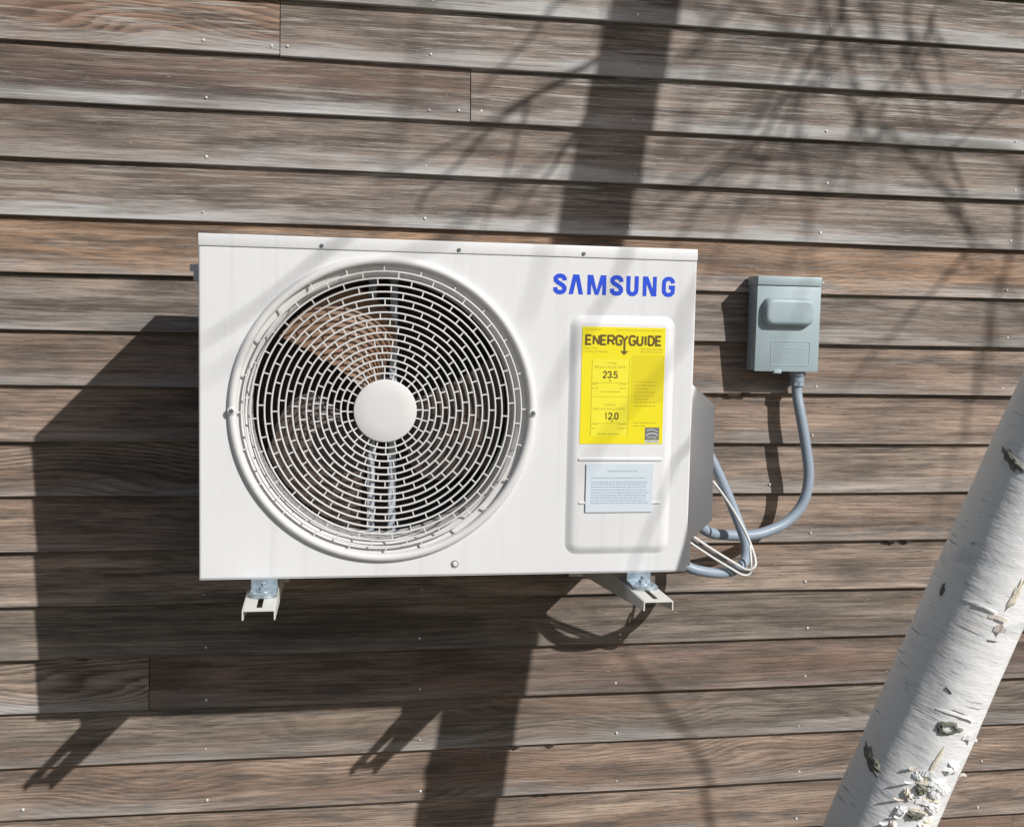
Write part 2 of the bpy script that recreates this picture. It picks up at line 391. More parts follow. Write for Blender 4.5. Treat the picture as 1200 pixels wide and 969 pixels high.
# ------------------------------------------------------------------ air conditioner
YF, YB = -0.4458, -0.1613; W_, H_ = 0.880, 0.595
ac = thing('air_conditioner', (0.44, -0.30, 0), 'large white outdoor air conditioner unit with round fan grille mounted on the wall', 'air conditioner')
FC = (0.3172, 0.2968); FR = 0.2685; ZS = 0.5735
# front panel: sheet with the round fan opening and folded edges
def hole_panel():
    b = bmesh.new(); n = 128; cx, cz = FC
    x0, x1, z0, z1 = 0.0035, W_ - 0.0035, 0.004, ZS - 0.0006
    angs = sorted([2 * math.pi * i / n for i in range(n)] + [math.atan2(zz - cz, xx - cx) % (2 * math.pi) for xx in (x0, x1) for zz in (z0, z1)])
    def edge(a):
        c, s_ = math.cos(a), math.sin(a); ts = []
        if c > 1e-9: ts.append((x1 - cx) / c)
        if c < -1e-9: ts.append((x0 - cx) / c)
        if s_ > 1e-9: ts.append((z1 - cz) / s_)
        if s_ < -1e-9: ts.append((z0 - cz) / s_)
        t = min(ts); return cx + t * c, cz + t * s_
    ins = [b.verts.new((cx + FR * math.cos(a), YF, cz + FR * math.sin(a))) for a in angs]
    in2 = [b.verts.new((cx + (FR - .002) * math.cos(a), YF + 0.012, cz + (FR - .002) * math.sin(a))) for a in angs]
    out = [b.verts.new((edge(a)[0], YF, edge(a)[1])) for a in angs]
    def fold(d, dy):
        o = []
        for v in out:
            p = v.co.copy(); p.y += dy
            if abs(v.co.x - x0) < 1e-6: p.x -= d
            if abs(v.co.x - x1) < 1e-6: p.x += d
            if abs(v.co.z - z0) < 1e-6: p.z -= d
            o.append(b.verts.new(p))
        return o
    f1 = fold(0.0015, 0.0004); f2 = fold(0.0029, 0.0014); f3 = fold(0.0035, 0.0035); f4 = fold(0.0035, 0.030)
    m = len(angs)
    for i in range(m):
        j = (i + 1) % m
        for A, B in ((in2, ins), (ins, out), (out, f1), (f1, f2), (f2, f3), (f3, f4)): b.faces.new((A[i], A[j], B[j], B[i]))
    return b
fp = obj('front_panel', hole_panel(), 'white', ac, smooth=False)
# raised pad on the right of the front, grooves pressed across it
pad = BM(); px0, px1, pz0, pz1 = 0.646, 0.842, 0.036, 0.472
prof = [(0.0, 0.0001), (0.0025, 0.0010), (0.006, 0.0030), (0.0105, 0.0052), (0.0145, 0.0063), (0.018, 0.0066)]
pad.loft([rrect(px0 + i, px1 - i, pz0 + i, pz1 - i, max(0.022 - i * 0.9, 0.006), YF - d, 6) for i, d in prof], cap0=False)
pad.done('raised_pad', 'white', ac, auto=40)
PY = YF - 0.0066
def groove(x0, x1, z, h=0.0028):
    g = BM()
    g.loft([rrect(x0, x1, z - h, z + h, h * 0.95, PY - 0.0002, 4), rrect(x0 + .0008, x1 - .0008, z - h + .0008, z + h - .0008, h * .7, PY - 0.0016, 4), rrect(x0 + .0016, x1 - .0016, z - h + .0018, z + h - .0018, h * .3, PY - 0.0019, 4)], cap0=False)
    g.done('pressed_rib', 'white', ac)
groove(0.665, 0.824, 0.2115, 0.0034); groove(0.668, 0.824, 0.1315, 0.0026)
# lid with front lip, side panels, base
lid = BM(); lid.box(-0.0004, W_ + 0.0004, YF - 0.0006, YB + 0.002, ZS + 0.0004, H_, 0.0016, 3); lid.done('top_lid', 'white', ac)
BM().box(0.0, 0.0022, YF + 0.0315, YB, 0.002, ZS - 0.0004).done('side_panel', 'white', ac, smooth=False)
BM().box(W_ - 0.0022, W_, YF + 0.0315, YB, 0.002, ZS - 0.0004).done('side_panel', 'white', ac, smooth=False)
BM().box(0.001, W_ - 0.001, YF + 0.002, YB - 0.001, -0.0002, 0.0035).done('base_pan', 'white', ac, smooth=False)
BM().box(0.003, W_ - 0.003, YF + 0.004, YF + 0.006, ZS - 0.002, ZS + 0.002).done('joint_gasket', 'seam', ac, smooth=False)
coil = BM(); coil.box(0.004, W_ - 0.004, YB - 0.024, YB - 0.002, 0.004, ZS - 0.004); coil.done('heat_exchanger', 'coil', ac, smooth=False)
fins = BM()
for i in range(110): fins.box(0.02 + i * 0.0055, 0.0212 + i * 0.0055, YB - 0.030, YB - 0.0242, 0.02, 0.56)
fins.done('coil_fins', 'coil', ac, smooth=False)
BM().box(0.628, 0.632, YF + 0.02, YB - 0.035, 0.005, ZS - 0.006).done('divider', 'inner', ac, smooth=False)
# bell mouth behind the grille
sh = BM(); sh.revolve([(0.2660, YF + 0.004), (0.2560, YF + 0.0065), (0.2470, YF + 0.009), (0.2385, YF + 0.015), (0.2345, YF + 0.024), (0.2330, YF + 0.040), (0.2330, YF + 0.10), (0.242, YF + 0.11)], *FC, n=96)
sh.done('fan_shroud', 'grille', ac)
# grille: outer bead, concentric rings, staggered links, hub disc
gr = BM(); cx, cz = FC
gr.revolve([(0.2700, YF - 0.0001), (0.2690, YF - 0.0035), (0.2665, YF - 0.0068), (0.2630, YF - 0.0085), (0.2590, YF - 0.0080), (0.2560, YF - 0.0060), (0.2545, YF - 0.0025), (0.2540, YF + 0.002)], cx, cz, 144)
gr.done('grille_rim', 'grille', ac)
g2 = BM(); r0 = 0.0538; NR_ = 17; dr = (0.2545 - r0) / NR_
def gy(r): return YF - 0.0052 + 0.004 * ((r - 0.15) / 0.1) ** 2 * (1 if r > 0.15 else 0)    # slight dish
for k in range(1, NR_ + 1):
    r = r0 + dr * k; hw = 0.0015
    if k == NR_: continue
    y = gy(r)
    g2.revolve([(r - hw, y + 0.0032), (r - hw, y + 0.0008), (r - hw * .55, y), (r + hw * .55, y), (r + hw, y + 0.0008), (r + hw, y + 0.0032), (r - hw, y + 0.0032)], cx, cz, 120)
g2.done('grille_rings', 'grille', ac, auto=50)
g3 = BM()
for k in range(NR_):
    ra, rb = r0 + dr * k + (0.0014 if k else 0), r0 + dr * (k + 1) - 0.0014; y = gy((ra + rb) / 2) + 0.0007
    off = [2.0, 1.2, 4.0, 9.5][k] if k < 4 else 7.5 * (k % 2) + 1.45 * (16 - k) + 1.0
    nl = 24
    for i in range(nl):
        a = R(off + 360 / nl * i + 90); c, s_ = math.cos(a), math.sin(a); h = 0.00105
        P = lambda rr, t, yy: (cx + rr * c - t * s_, yy, cz + rr * s_ + t * c)
        g3.loft([[P(ra - .0004, -h, y + 0.0026), P(ra - .0004, -h, y), P(ra - .0004, h, y), P(ra - .0004, h, y + 0.0026)], [P(rb + .0004, -h, y + 0.0026), P(rb + .0004, -h, y), P(rb + .0004, h, y), P(rb + .0004, h, y + 0.0026)]])
g3.done('grille_links', 'grille', ac, smooth=False)
hb = BM(); hb.revolve([(0.0550, YF + 0.001), (0.0552, YF - 0.0055), (0.0544, YF - 0.0072), (0.0525, YF - 0.0080), (0.030, YF - 0.0092), (0.0, YF - 0.0096)], cx, cz, 72); hb.done('grille_hub', 'grille', ac)
# fan
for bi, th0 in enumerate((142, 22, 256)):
    fb = BM(); loops = []; NRr, NA = 12, 10
    def fpnt(i, j, side):
        t = i / NRr; r = 0.048 + 0.176 * t; sp_ = R((58 if bi else 44) + (26 if bi else 18) * math.sin(math.pi * min(t * 1.05, 1)) ); a = R(th0 + 4 * t) - sp_ * j / NA - R(6) * (1 - t)
        y = YF + 0.062 + 0.062 * (j / NA) * (1 - 0.35 * t) - 0.012 * math.sin(math.pi * j / NA) + side * 0.0018 
        return (cx + r * math.cos(a), y, cz + r * math.sin(a))
    for i in range(NRr + 1):
        loops.append([fpnt(i, j, 0) for j in range(NA + 1)] + [fpnt(i, j, 1) for j in range(NA, -1, -1)])
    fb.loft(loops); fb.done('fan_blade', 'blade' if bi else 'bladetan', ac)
fh = BM(); fh.revolve([(0.0, YF + 0.048), (0.030, YF + 0.05), (0.042, YF + 0.056), (0.050, YF + 0.07), (0.050, YF + 0.128), (0.0, YF + 0.13)], cx, cz, 48); fh.done('fan_hub', 'hub', ac)
mo = BM(); mo.revolve([(0.0, YF + 0.134), (0.048, YF + 0.136), (0.052, YF + 0.145), (0.052, YF + 0.215), (0.0, YF + 0.22)], cx, cz, 40); mo.done('fan_motor', 'inner', ac)
for xx in (0.300, 0.340):
    ml = BM(); ml.box(xx - 0.007, xx + 0.007, YF + 0.150, YF + 0.158, 0.006, 0.568, 0.001); ml.box(xx - 0.007, xx - 0.005, YF + 0.158, YF + 0.175, 0.006, 0.568); ml.done('motor_rail', 'rail', ac)
# screws
for x, z in ((0.2055, 0.5800), (0.443, 0.5802), (0.6673, 0.5806)):
    s_ = BM(); s_.disc_cyl((x, YF - 0.0006, z), (0, -1, 0), 0.0034, 0.002, 12, 0.0007); o = s_.done('screw', 'screw', ac)
s_ = BM(); s_.disc_cyl((0.445, YF, 0.0215), (0, -1, 0), 0.0072, 0.0012, 20, 0.0004); o = s_.done('screw_washer', 'boss', ac)
s_ = BM(); s_.disc_cyl((0.445, YF - 0.0012, 0.0215), (0, -1, 0), 0.0044, 0.0022, 16, 0.001); s_.done('screw_head', 'white', o)
for x in (FC[0] - 0.2625, FC[0] + 0.2625):
    b_ = BM(); b_.disc_cyl((x, YF - 0.004, 0.2945), (0, -1, 0), 0.0072, 0.0062, 20, 0.0016); o = b_.done('rim_boss', 'grille', ac)
    b_ = BM(); b_.disc_cyl((x, YF - 0.0102, 0.2945), (0, -1, 0), 0.0042, 0.0012, 12, 0.0004); b_.done('screw', 'screw', o)
# little clip on the far left flank
cl = BM(); cl.box(-0.0165, 0.0, -0.372, -0.345, 0.516, 0.546, 0.003); cl.box(-0.0235, -0.0162, -0.366, -0.350, 0.534, 0.546, 0.002); cl.done('side_clip', 'white', ac)
# service cover on the right flank (chamfered head, narrower foot)
cv = BM()
def cvl(y, i=0.0):
    return [(0.8805, y, 0.362 - i), (0.8955, y, 0.346 - i), (0.9405 - i, y, 0.309 - i * .6), (0.9440 - i, y, 0.088 + i * .6), (0.9120 - i, y, 0.058 + i), (0.9030 - i, y, 0.050), (0.9030 - i, y, 0.0 + i), (0.8805, y, 0.0 + i)]
cv.loft([cvl(-0.23), cvl(-0.3975), cvl(-0.3995, .002)]); cv.done('service_cover', 'cover', ac, auto=30)
# feet under the cabinet with bolts
def foot(x):
    z = -0.0212; f = BM()
    n = 14; lo = []
    for zz, g_ in ((z + 0.0002, 0), (z + 0.0048, 0), (z + 0.0062, 0.0014)):
        L = [(x - 0.0235 + g_, -0.40, zz), (x - 0.0235 + g_, -0.487, zz)]
        for i in range(1, n):
            a = math.pi + math.pi * i / n; L.append((x + (0.0235 - g_) * math.cos(a), -0.487 + (0.013 - g_) * math.sin(a), zz))
        L += [(x + 0.0235 - g_, -0.487, zz), (x + 0.0235 - g_, -0.40, zz)]; lo.append(L)
    f.loft(lo); f.box(x - 0.0225, x + 0.0225, -0.444, -0.430, z + 0.0055, 0.0)
    o = f.done('mounting_foot', 'galv', ac)
    b = BM(); b.disc_cyl((x, -0.470, z + 0.006), (0, 0, 1), 0.0125, 0.0018, 20, 0.0004); b.disc_cyl((x, -0.470, z + 0.0078), (0, 0, 1), 0.0082, 0.0062, 6, 0.0006); b.disc_cyl((x, -0.470, z + 0.014), (0, 0, 1), 0.0042, 0.007, 10, 0.0008)
    b.done('bolt', 'galv', o)
    for dx in (-0.0165, 0.0165):
        e = BM(); e.disc_cyl((x + dx, -0.484, z + 0.0060), (0, 0, 1), 0.0042, 0.0022, 10, 0.001); e.done('rivet', 'galv', o)
foot(0.1105); foot(0.7885)
# brand lettering: flat polygons in printed letter cells
def stroke(bm, pts, w, y, org, sc):
    """polyline of width w in the xz plane with mitred joints, drawn as flat quads"""
    P = [Vector((p[0], p[1])) for p in pts]; n = len(P); A, B = [], []
    for i in range(n):
        d0 = (P[i] - P[i - 1]).normalized() if i else (P[1] - P[0]).normalized()
        d1 = (P[i + 1] - P[i]).normalized() if i < n - 1 else d0
        t = (d0 + d1).normalized() if (d0 + d1).length > 1e-6 else d0; nn = Vector((-t.y, t.x)); k = w / 2 / max(0.5, nn.dot(Vector((-d0.y, d0.x))))
        A.append(P[i] + nn * k); B.append(P[i] - nn * k)
    T = lambda p: (org[0] + p.x * sc, y, org[1] + p.y * sc)
    va = [bm.b.verts.new(T(p)) for p in A]; vb = [bm.b.verts.new(T(p)) for p in B]
    for i in range(n - 1): bm.b.faces.new((va[i], vb[i], vb[i + 1], va[i + 1]))
def flat(bm, pts, y, org, sc): bm.b.faces.new([bm.b.verts.new((org[0] + p[0] * sc, y, org[1] + p[1] * sc)) for p in pts])
SP = 0.000294; LY = YF - 0.0004; E_ = 0.00006
def letter(x, fn):
    b = BM(); fn(b, (0.6136 + (x - 50) * SP, 0.5083)); b.done('letter', 'blue', ac, smooth=False)
SS = [(69, 82), (67, 96), (56, 107), (40, 110), (24, 107), (13, 97), (13, 84), (22, 73), (40, 63), (58, 52), (68, 40), (68, 26), (58, 14), (40, 10), (24, 13), (13, 23), (11, 40)]
def L_S(b, o): stroke(b, SS, 26.5, LY, o, SP)
def L_A(b, o): flat(b, [(-2, 0), (25, 0), (43, 84), (43, 120), (24, 120)], LY, o, SP); flat(b, [(43, 84), (61, 0), (88, 0), (62, 120), (43, 120)], LY - E_, o, SP)
def L_M(b, o):
    flat(b, [(-1, 0), (22, 0), (24, 120), (-1, 120)], LY, o, SP); flat(b, [(94, 0), (117, 0), (117, 120), (92, 120)], LY, o, SP)
    flat(b, [(5, 120), (34, 120), (65, 0), (47, 0)], LY - E_, o, SP); flat(b, [(51, 0), (69, 0), (111, 120), (82, 120)], LY - 2 * E_, o, SP)
def L_U(b, o): stroke(b, [(12, 120), (12, 36), (17, 19), (28, 11), (38, 10), (48, 11), (59, 19), (64, 36), (64, 120)], 26, LY, o, SP)
def L_N(b, o): flat(b, [(-1, 0), (23, 0), (23, 120), (-1, 120)], LY, o, SP); flat(b, [(63, 0), (87, 0), (87, 120), (63, 120)], LY, o, SP); flat(b, [(5, 120), (31, 120), (81, 0), (55, 0)], LY - E_, o, SP)
def L_G(b, o): stroke(b, [(70, 82), (67, 96), (56, 107), (40, 110), (25, 106), (14, 94), (12, 80), (12, 40), (14, 26), (25, 14), (40, 10), (56, 13), (68, 25), (70, 40), (70, 56), (44, 56)], 25.5, LY, o, SP)
for x, f in ((50, L_S), (147, L_A), (262, L_M), (405, L_S), (507, L_U), (612, L_N), (734, L_G)): letter(x, f)

# printed labels
def text_bm(bm, txt, x, z, size, y, align='LEFT', sx=1.0):
    cu = bpy.data.curves.new('text', 'FONT'); cu.body = txt; cu.size = size; cu.align_x = align; cu.resolution_u = 2
    o = bpy.data.objects.new('text', cu); C.objects.link(o)
    bpy.context.view_layer.update()
    me = bpy.data.meshes.new_from_object(o.evaluated_get(bpy.context.evaluated_depsgraph_get()))
    n0 = len(bm.b.verts); bm.b.from_mesh(me); bm.b.verts.ensure_lookup_table()
    for v in bm.b.verts[n0:]: v.co = Vector((x + v.co.x * sx, y, z + v.co.y))
    bpy.data.objects.remove(o); bpy.data.curves.remove(cu); bpy.data.meshes.remove(me)
def dashes(bm, x0, x1, z, h, y, rg, gap=0.0016, lo=0.003, hi=0.011):
    """a line of fine print too small to read: word-long runs"""
    x = x0
    while x < x1 - 0.001:
        w = min(rg.uniform(lo, hi), x1 - x); flat(bm, [(x, z), (x + w, z), (x + w, z + h), (x, z + h)], y, (0, 0), 1.0); x += w + gap
yl = BM(); ya, yb, yc, yd = 0.6668, 0.8222, 0.2395, 0.4512; Y1 = PY - 0.0006
yl.box(ya, yb, PY - 0.0006, PY - 0.00005, yc, yd, 0.0002, 1); lab = yl.done('energy_label', 'yellow', ac, smooth=False)
t = BM(); t.poly([(ya + .093, Y1 - .00008, yd - .050), (yb - .001, Y1 - .00008, yd - .050), (yb - .001, Y1 - .00008, yd - .135), (ya + .093, Y1 - .00008, yd - .135)]); t.done('tint_block', 'yellowdark', lab, smooth=False)
t = BM(); t.poly([(ya + .019, Y1 - .00008, yd - .058), (ya + .090, Y1 - .00008, yd - .058), (ya + .090, Y1 - .00008, yd - .197), (ya + .019, Y1 - .00008, yd - .197)]); t.done('rating_panel', 'yellowlight', lab, smooth=False)
YT = Y1 - 0.00018
GL = dict(E=[[(1, 1), (0, 1), (0, 0), (1, 0)], [(0, .5), (.9, .5)]], N=[[(0, 0), (0, 1)], [(0, 1), (1, 0)], [(1, 0), (1, 1)]],
          R=[[(0, 0), (0, 1), (.75, 1), (1, .85), (1, .62), (.75, .47), (0, .47)], [(.5, .47), (1, 0)]], G=[[(1, .85), (.8, 1), (.25, 1), (0, .78), (0, .22), (.25, 0), (.8, 0), (1, .15), (1, .45), (.55, .45)]],
          U=[[(0, 1), (0, .22), (.25, 0), (.75, 0), (1, .22), (1, 1)]], I=[[(.5, 0), (.5, 1)]], D=[[(0, 0), (0, 1), (.65, 1), (1, .72), (1, .28), (.65, 0), (0, 0)]],
          Y=[[(0, 1), (.5, .5), (.5, -.75)], [(.5, .5), (1, 1)]])
GL['2'] = [[(0, .75), (.2, 1), (.8, 1), (1, .75), (1, .6), (0, .05), (0, 0), (1, 0)]]; GL['3'] = [[(0, .8), (.2, 1), (.8, 1), (1, .8), (1, .62), (.7, .52), (1, .42), (1, .2), (.8, 0), (.2, 0), (0, .2)]]
GL['5'] = [[(1, 1), (.1, 1), (0, .55), (.75, .58), (1, .42), (1, .2), (.8, 0), (.2, 0), (0, .15)]]; GL['1'] = [[(.1, .8), (.5, 1), (.5, 0)]]; GL['0'] = [[(.25, 0), (0, .22), (0, .78), (.25, 1), (.75, 1), (1, .78), (1, .22), (.75, 0), (.25, 0)]]; GL['.'] = [[(0, .1), (1, .1)]]
def word(bm, cells, h, w, y, z):
    i = 0
    for ch, x0, x1 in cells:
        for st in GL[ch]: stroke(bm, [(x0 + p[0] * (x1 - x0), z + p[1] * h) for p in st], w, y - i * 0.00001, (0, 0), 1.0); i += 1
t = BM(); ZX = lambda p: 0.6732 + (p - 93) * 0.0002645
word(t, [(c, ZX(a), ZX(b)) for c, a, b in (('E', 97, 133), ('N', 149, 187), ('E', 202, 236), ('R', 251, 294), ('G', 309, 345), ('Y', 345, 388), ('G', 402, 441), ('U', 457, 493), ('I', 506, 524), ('D', 537, 574), ('E', 590, 624))], 0.0158, 0.0038, YT, 0.4198)
ax = ZX(366.5); flat(t, [(ax - .0078, .4085), (ax, .4012), (ax + .0078, .4085)], YT - .0002, (0, 0), 1.0)
t.done('title_print', 'ink', lab, smooth=False)
t = BM(); word(t, [('2', .7080, .7136), ('3', .7164, .7220), ('.', .7236, .7264), ('5', .7280, .7336)], 0.0108, 0.0024, YT, 0.3600); flat(t, [(.7185, .3535), (.7225, .3535), (.7205, .3565)], YT, (0, 0), 1.0); t.done('rating_number', 'ink', lab, smooth=False)
t = BM(); word(t, [('1', .7130, .7170), ('2', .7200, .7256), ('.', .7271, .7299), ('0', .7316, .7372)], 0.0108, 0.0024, YT, 0.2850)
flat(t, [(.7245, .2800), (.7285, .2800), (.7265, .2830)], YT, (0, 0), 1.0)
t.done('rating_number', 'ink', lab, smooth=False)
rr = random.Random(5); t = BM(); xm = ya + .054
text_bm(t, 'U.S. Government', ya + .006, yd - .006, .0042, YT); text_bm(t, 'Federal law prohibits removal of this label before consumer purchase.', yb - .004, yd - .006, .0031, YT, 'RIGHT')
text_bm(t, 'Cooling', xm, .3850, .0066, YT, 'CENTER'); text_bm(t, 'Efficiency Rating (SEER)', xm, .3772, .0066, YT, 'CENTER', .95)
text_bm(t, 'Heating', xm, .3095, .0066, YT, 'CENTER'); text_bm(t, 'Efficiency Rating (HSPF)', xm, .3015, .0066, YT, 'CENTER', .95)
text_bm(t, 'Heat Pump', ya + .006, .4115, .0052, YT); text_bm(t, 'Cooling and Heating', ya + .006, .4058, .0050, YT)
for z in (.4115, .4065): dashes(t, yb - .046, yb - .005, z, .0016, YT, rr)
for z in (.3475, .3400): dashes(t, ya + .021, ya + .032, z, .0016, YT, rr); dashes(t, ya + .072, ya + .086, z, .0016, YT, rr)
dashes(t, ya + .038, ya + .072, .3338, .0015, YT, rr)
for z in (.2745, .2672): dashes(t, ya + .021, ya + .032, z, .0016, YT, rr); dashes(t, ya + .072, ya + .086, z, .0016, YT, rr)
dashes(t, ya + .034, ya + .074, .2570, .0018, YT, rr)
for i in range(8): dashes(t, ya + .100, ya + .140 - (.012 if i in (2, 5) else 0), .3520 - i * .0062, .0015, YT, rr)
for i in range(2): dashes(t, ya + .100, ya + .142 - i * .02, .2780 - i * .006, .0015, YT, rr)
for z in (.3505, .2768, .3250): flat(t, [(ya + .022, z), (ya + .088, z), (ya + .088, z + .0007), (ya + .022, z + .0007)], YT, (0, 0), 1.0)
for x0, z0, x1, z1 in ((.0195, .197, .0205, .058), (.0885, .197, .0895, .058)): flat(t, [(ya + x0, yd - z0), (ya + x1, yd - z0), (ya + x1, yd - z1), (ya + x0, yd - z1)], YT, (0, 0), 1.0)
t.done('fine_print', 'inksoft', lab, smooth=False)
t = BM(); t.poly([(ya + .122, Y1 - .00012, .2470), (ya + .149, Y1 - .00012, .2470), (ya + .149, Y1 - .00012, .2700), (ya + .122, Y1 - .00012, .2700)]); lg = t.done('logo_square', 'grey', lab, smooth=False)
t = BM(); ox, oz = ya + .122, .247
t.poly([(ox, Y1 - .0002, oz - .0050), (ox + .027, Y1 - .0002, oz - .0050), (ox + .027, Y1 - .0002, oz - .0008), (ox, Y1 - .0002, oz - .0008)])
stroke(t, [(.002, .008), (.007, .0115), (.013, .0125), (.019, .0118), (.025, .0088)], .0016, Y1 - .0003, (ox, oz), 1.0); stroke(t, [(.003, .017), (.010, .0195), (.018, .0185), (.024, .0150)], .0012, Y1 - .0003, (ox, oz), 1.0)
text_bm(t, 'energy', ox + .0135, oz + .0035, .0065, Y1 - .00035, 'CENTER')
t.done('logo_print', 'paper', lg, smooth=False)
t = BM(); text_bm(t, 'ENERGY STAR', ox + .0135, oz - .0041, .0036, Y1 - .0004, 'CENTER'); t.done('logo_caption', 'grey', lg, smooth=False)
# pale label
bl = BM(); bl.box(.6805, .8068, PY - 0.0024, PY - 0.00205, .1145, .2035, .0001, 1); pl = bl.done('instruction_label', 'paper', ac, smooth=False)
t = BM(); yy = PY - 0.0025; dashes(t, .7200, .7780, .1890, .0024, yy, rr, .001)
for i, z in enumerate((.1765, .1690, .1650, .1600, .1545, .1495, .1445, .1400, .1350, .1305)):
    dashes(t, .6900, .8020 - rr.uniform(0, .010), z, .0022, yy, rr, .0012)
t.done('fine_print', 'papertext', pl, smooth=False)

# ------------------------------------------------------------------ wall brackets
def bracket(x, label, twist=0.0):
    w_ = 0.0535; zt = -0.0218; th = 0.0022; yf_, yb_ = -0.5718, -0.008
    tb = thing('wall_bracket', (x + w_ / 2, -0.01, -0.05), label, 'bracket', 'brackets under the air conditioner')
    b = BM()
    zl = lambda y: -0.0385 - 0.095 * (y - yf_)
    # top web with a slot
    s0, s1, sw = -0.556, -0.470, 0.0048; xm = x + w_ / 2
    def slab(x0, x1, y0, y1): b.box(x0, x1, y0, y1, zt - th, zt)
    slab(x + th, xm - sw, yf_, yb_); slab(xm + sw, x + w_ - th, yf_, yb_); slab(xm - sw, xm + sw, yf_, s0); slab(xm - sw, xm + sw, s1, yb_)
    for x0 in (x, x + w_ - th):
        pts = [(yf_, zt - 0.0006), (yb_, zt - 0.0006), (yb_, zl(yb_)), (yf_, zl(yf_))]
        b.loft([[(x0, y, z) for y, z in pts], [(x0 + th, y, z) for y, z in pts]])
    b.done('arm', 'bracket', tb, smooth=False)
    p = BM(); p.box(x - 0.006, x + w_ + 0.006, -0.0120, -0.0075, -0.11, 0.45, 0.001); pp = p.done('wall_plate', 'bracket', tb)
    for z in (0.05, 0.2, 0.4):
        q = BM(); q.disc_cyl((xm, -0.012, z), (0, -1, 0), 0.008, 0.006, 6, 0.001); q.done('bolt', 'galv', pp)
bracket(0.0812, 'left white steel wall bracket poking out under the fan side of the unit')
bracket(0.7611, 'right white steel wall bracket poking out under the yellow label side')

# ------------------------------------------------------------------ disconnect box
bx = thing('disconnect_box', (1.226, -0.004, 0.463), 'grey-green metal electrical disconnect box on the wall right of the unit', 'electrical box')
b = BM(); b.box(1.1545, 1.2985, -0.060, -0.0075, 0.3600, 0.5650, 0.002, 2); b.done('enclosure', 'box', bx)
b = BM(); b.box(1.1515, 1.3015, -0.0655, -0.0602, 0.3585, 0.5475, 0.0018, 2); cvr = b.done('front_cover', 'box', bx)
b = BM(); b.box(1.1510, 1.3020, -0.0680, -0.0075, 0.5490, 0.5690, 0.0022, 2); b.done('rain_cap', 'box', bx)
b = BM(); b.loft([rrect(1.1640 + i * 1.1, 1.2830 - i, 0.4595 + i, 0.5225 - i, max(.017 - i * .6, .006), -0.0650 - d, 6) for i, d in ((0, 0), (.0008, .006), (.0022, .0125), (.0045, .0165), (.0080, .0185), (.0115, .0190))], cap0=False)
b.done('pull_handle', 'box', cvr, auto=60)
b = BM()
b.loft([rrect(1.188, 1.281, .372, .427, .003, -.0656, 2), rrect(1.1886, 1.2804, .3726, .4264, .003, -.0663, 2), rrect(1.190, 1.279, .374, .425, .003, -.0663, 2), rrect(1.1906, 1.2784, .3746, .4244, .003, -.0656, 2)], cap0=False, cap1=False)
for z, a, c in ((.410, .205, .240), (.402, .205, .238), (.390, .212, .236)): b.box(1.0 + a, 1.0 + c, -.0660, -.0653, z, z + .0018)
b.box(1.248, 1.268, -.0660, -.0653, .408, .4095); b.box(1.248, 1.268, -.0660, -.0653, .400, .4015); b.box(1.250, 1.266, -.0660, -.0653, .391, .3925)
b.done('embossed_plate', 'box', cvr, smooth=False)
b = BM(); b.box(1.196, 1.214, -0.0690, -0.0600, .3545, .3620, .001); b.done('latch_tab', 'box', bx)
b = BM(); b.disc_cyl((1.2650, -0.040, 0.3605), (0, 0, -1), 0.0190, 0.012, 8, 0.001); b.disc_cyl((1.2650, -0.040, 0.3485), (0, 0, -1), 0.0150, 0.014, 20, 0.001); b.disc_cyl((1.2650, -0.040, 0.3345), (0, 0, -1), 0.0165, 0.010, 8, 0.0015)
b.done('conduit_fitting', 'conduit', bx)
# conduits and cables
A_ = [(1.265, -0.040, 0.345), (1.2650, -0.041, 0.31), (1.271, -0.05, 0.265), (1.283, -0.058, 0.196), (1.292, -0.063, 0.122), (1.278, -0.068, 0.062), (1.239, -0.075, 0.022), (1.187, -0.085, 0.002), (1.143, -0.095, -0.004), (1.093, -0.105, -0.001), (1.044, -0.12, 0.008), (1.001, -0.14, 0.035), (0.95, -0.15, 0.07), (0.89, -0.15, 0.08)]
B_ = [(0.885, -0.12, 0.33), (0.93, -0.12, 0.315), (0.98, -0.12, 0.276), (1.014, -0.125, 0.212), (1.045, -0.13, 0.154), (1.072, -0.135, 0.097), (1.094, -0.145, 0.042), (1.106, -0.17, -0.010), (1.087, -0.205, -0.043), (1.037, -0.235, -0.054), (0.979, -0.250, -0.046), (0.945, -0.25, -0.034), (0.918, -0.25, -0.008), (0.908, -0.25, 0.03), (0.905, -0.25, 0.06)]
C_ = [(0.90, -0.27, 0.06), (0.929, -0.27, 0.046), (0.958, -0.268, 0.026), (0.997, -0.262, 0.001), (1.039, -0.256, -0.024), (1.075, -0.25, -0.044), (1.094, -0.246, -0.042), (1.101, -0.235, -0.026), (1.093, -0.205, 0.018), (1.071, -0.17, 0.070), (1.047, -0.14, 0.112), (1.011, -0.13, 0.15), (0.95, -0.13, 0.20)]
def off(P, d): return [(p[0] + d[0], p[1] + d[1], p[2] + d[2]) for p in P]
def cable(name, P, r, mat, label, cat, grp=None):
    bb = BM(); bb.tube(spline(P, 8), r, 14); return tag(bb.done(name, mat), label, cat, grp)
cable('flexible_conduit', A_, 0.0118, 'conduit', 'grey flexible conduit curving down from the electrical box towards the unit', 'conduit')
cable('flexible_conduit', B_, 0.0108, 'conduit', 'grey flexible conduit looping out of the service cover and back under the unit', 'conduit')
cable('cable', C_, 0.0029, 'cablewhite', 'thin white cable looping beside the grey conduit loop, uppermost of the thin cables', 'cable')
cable('cable', off(C_[:7], (-0.004, 0.003, -0.0062)), 0.0024, 'cableblack', 'thin dark cable running between the two white cables', 'cable')
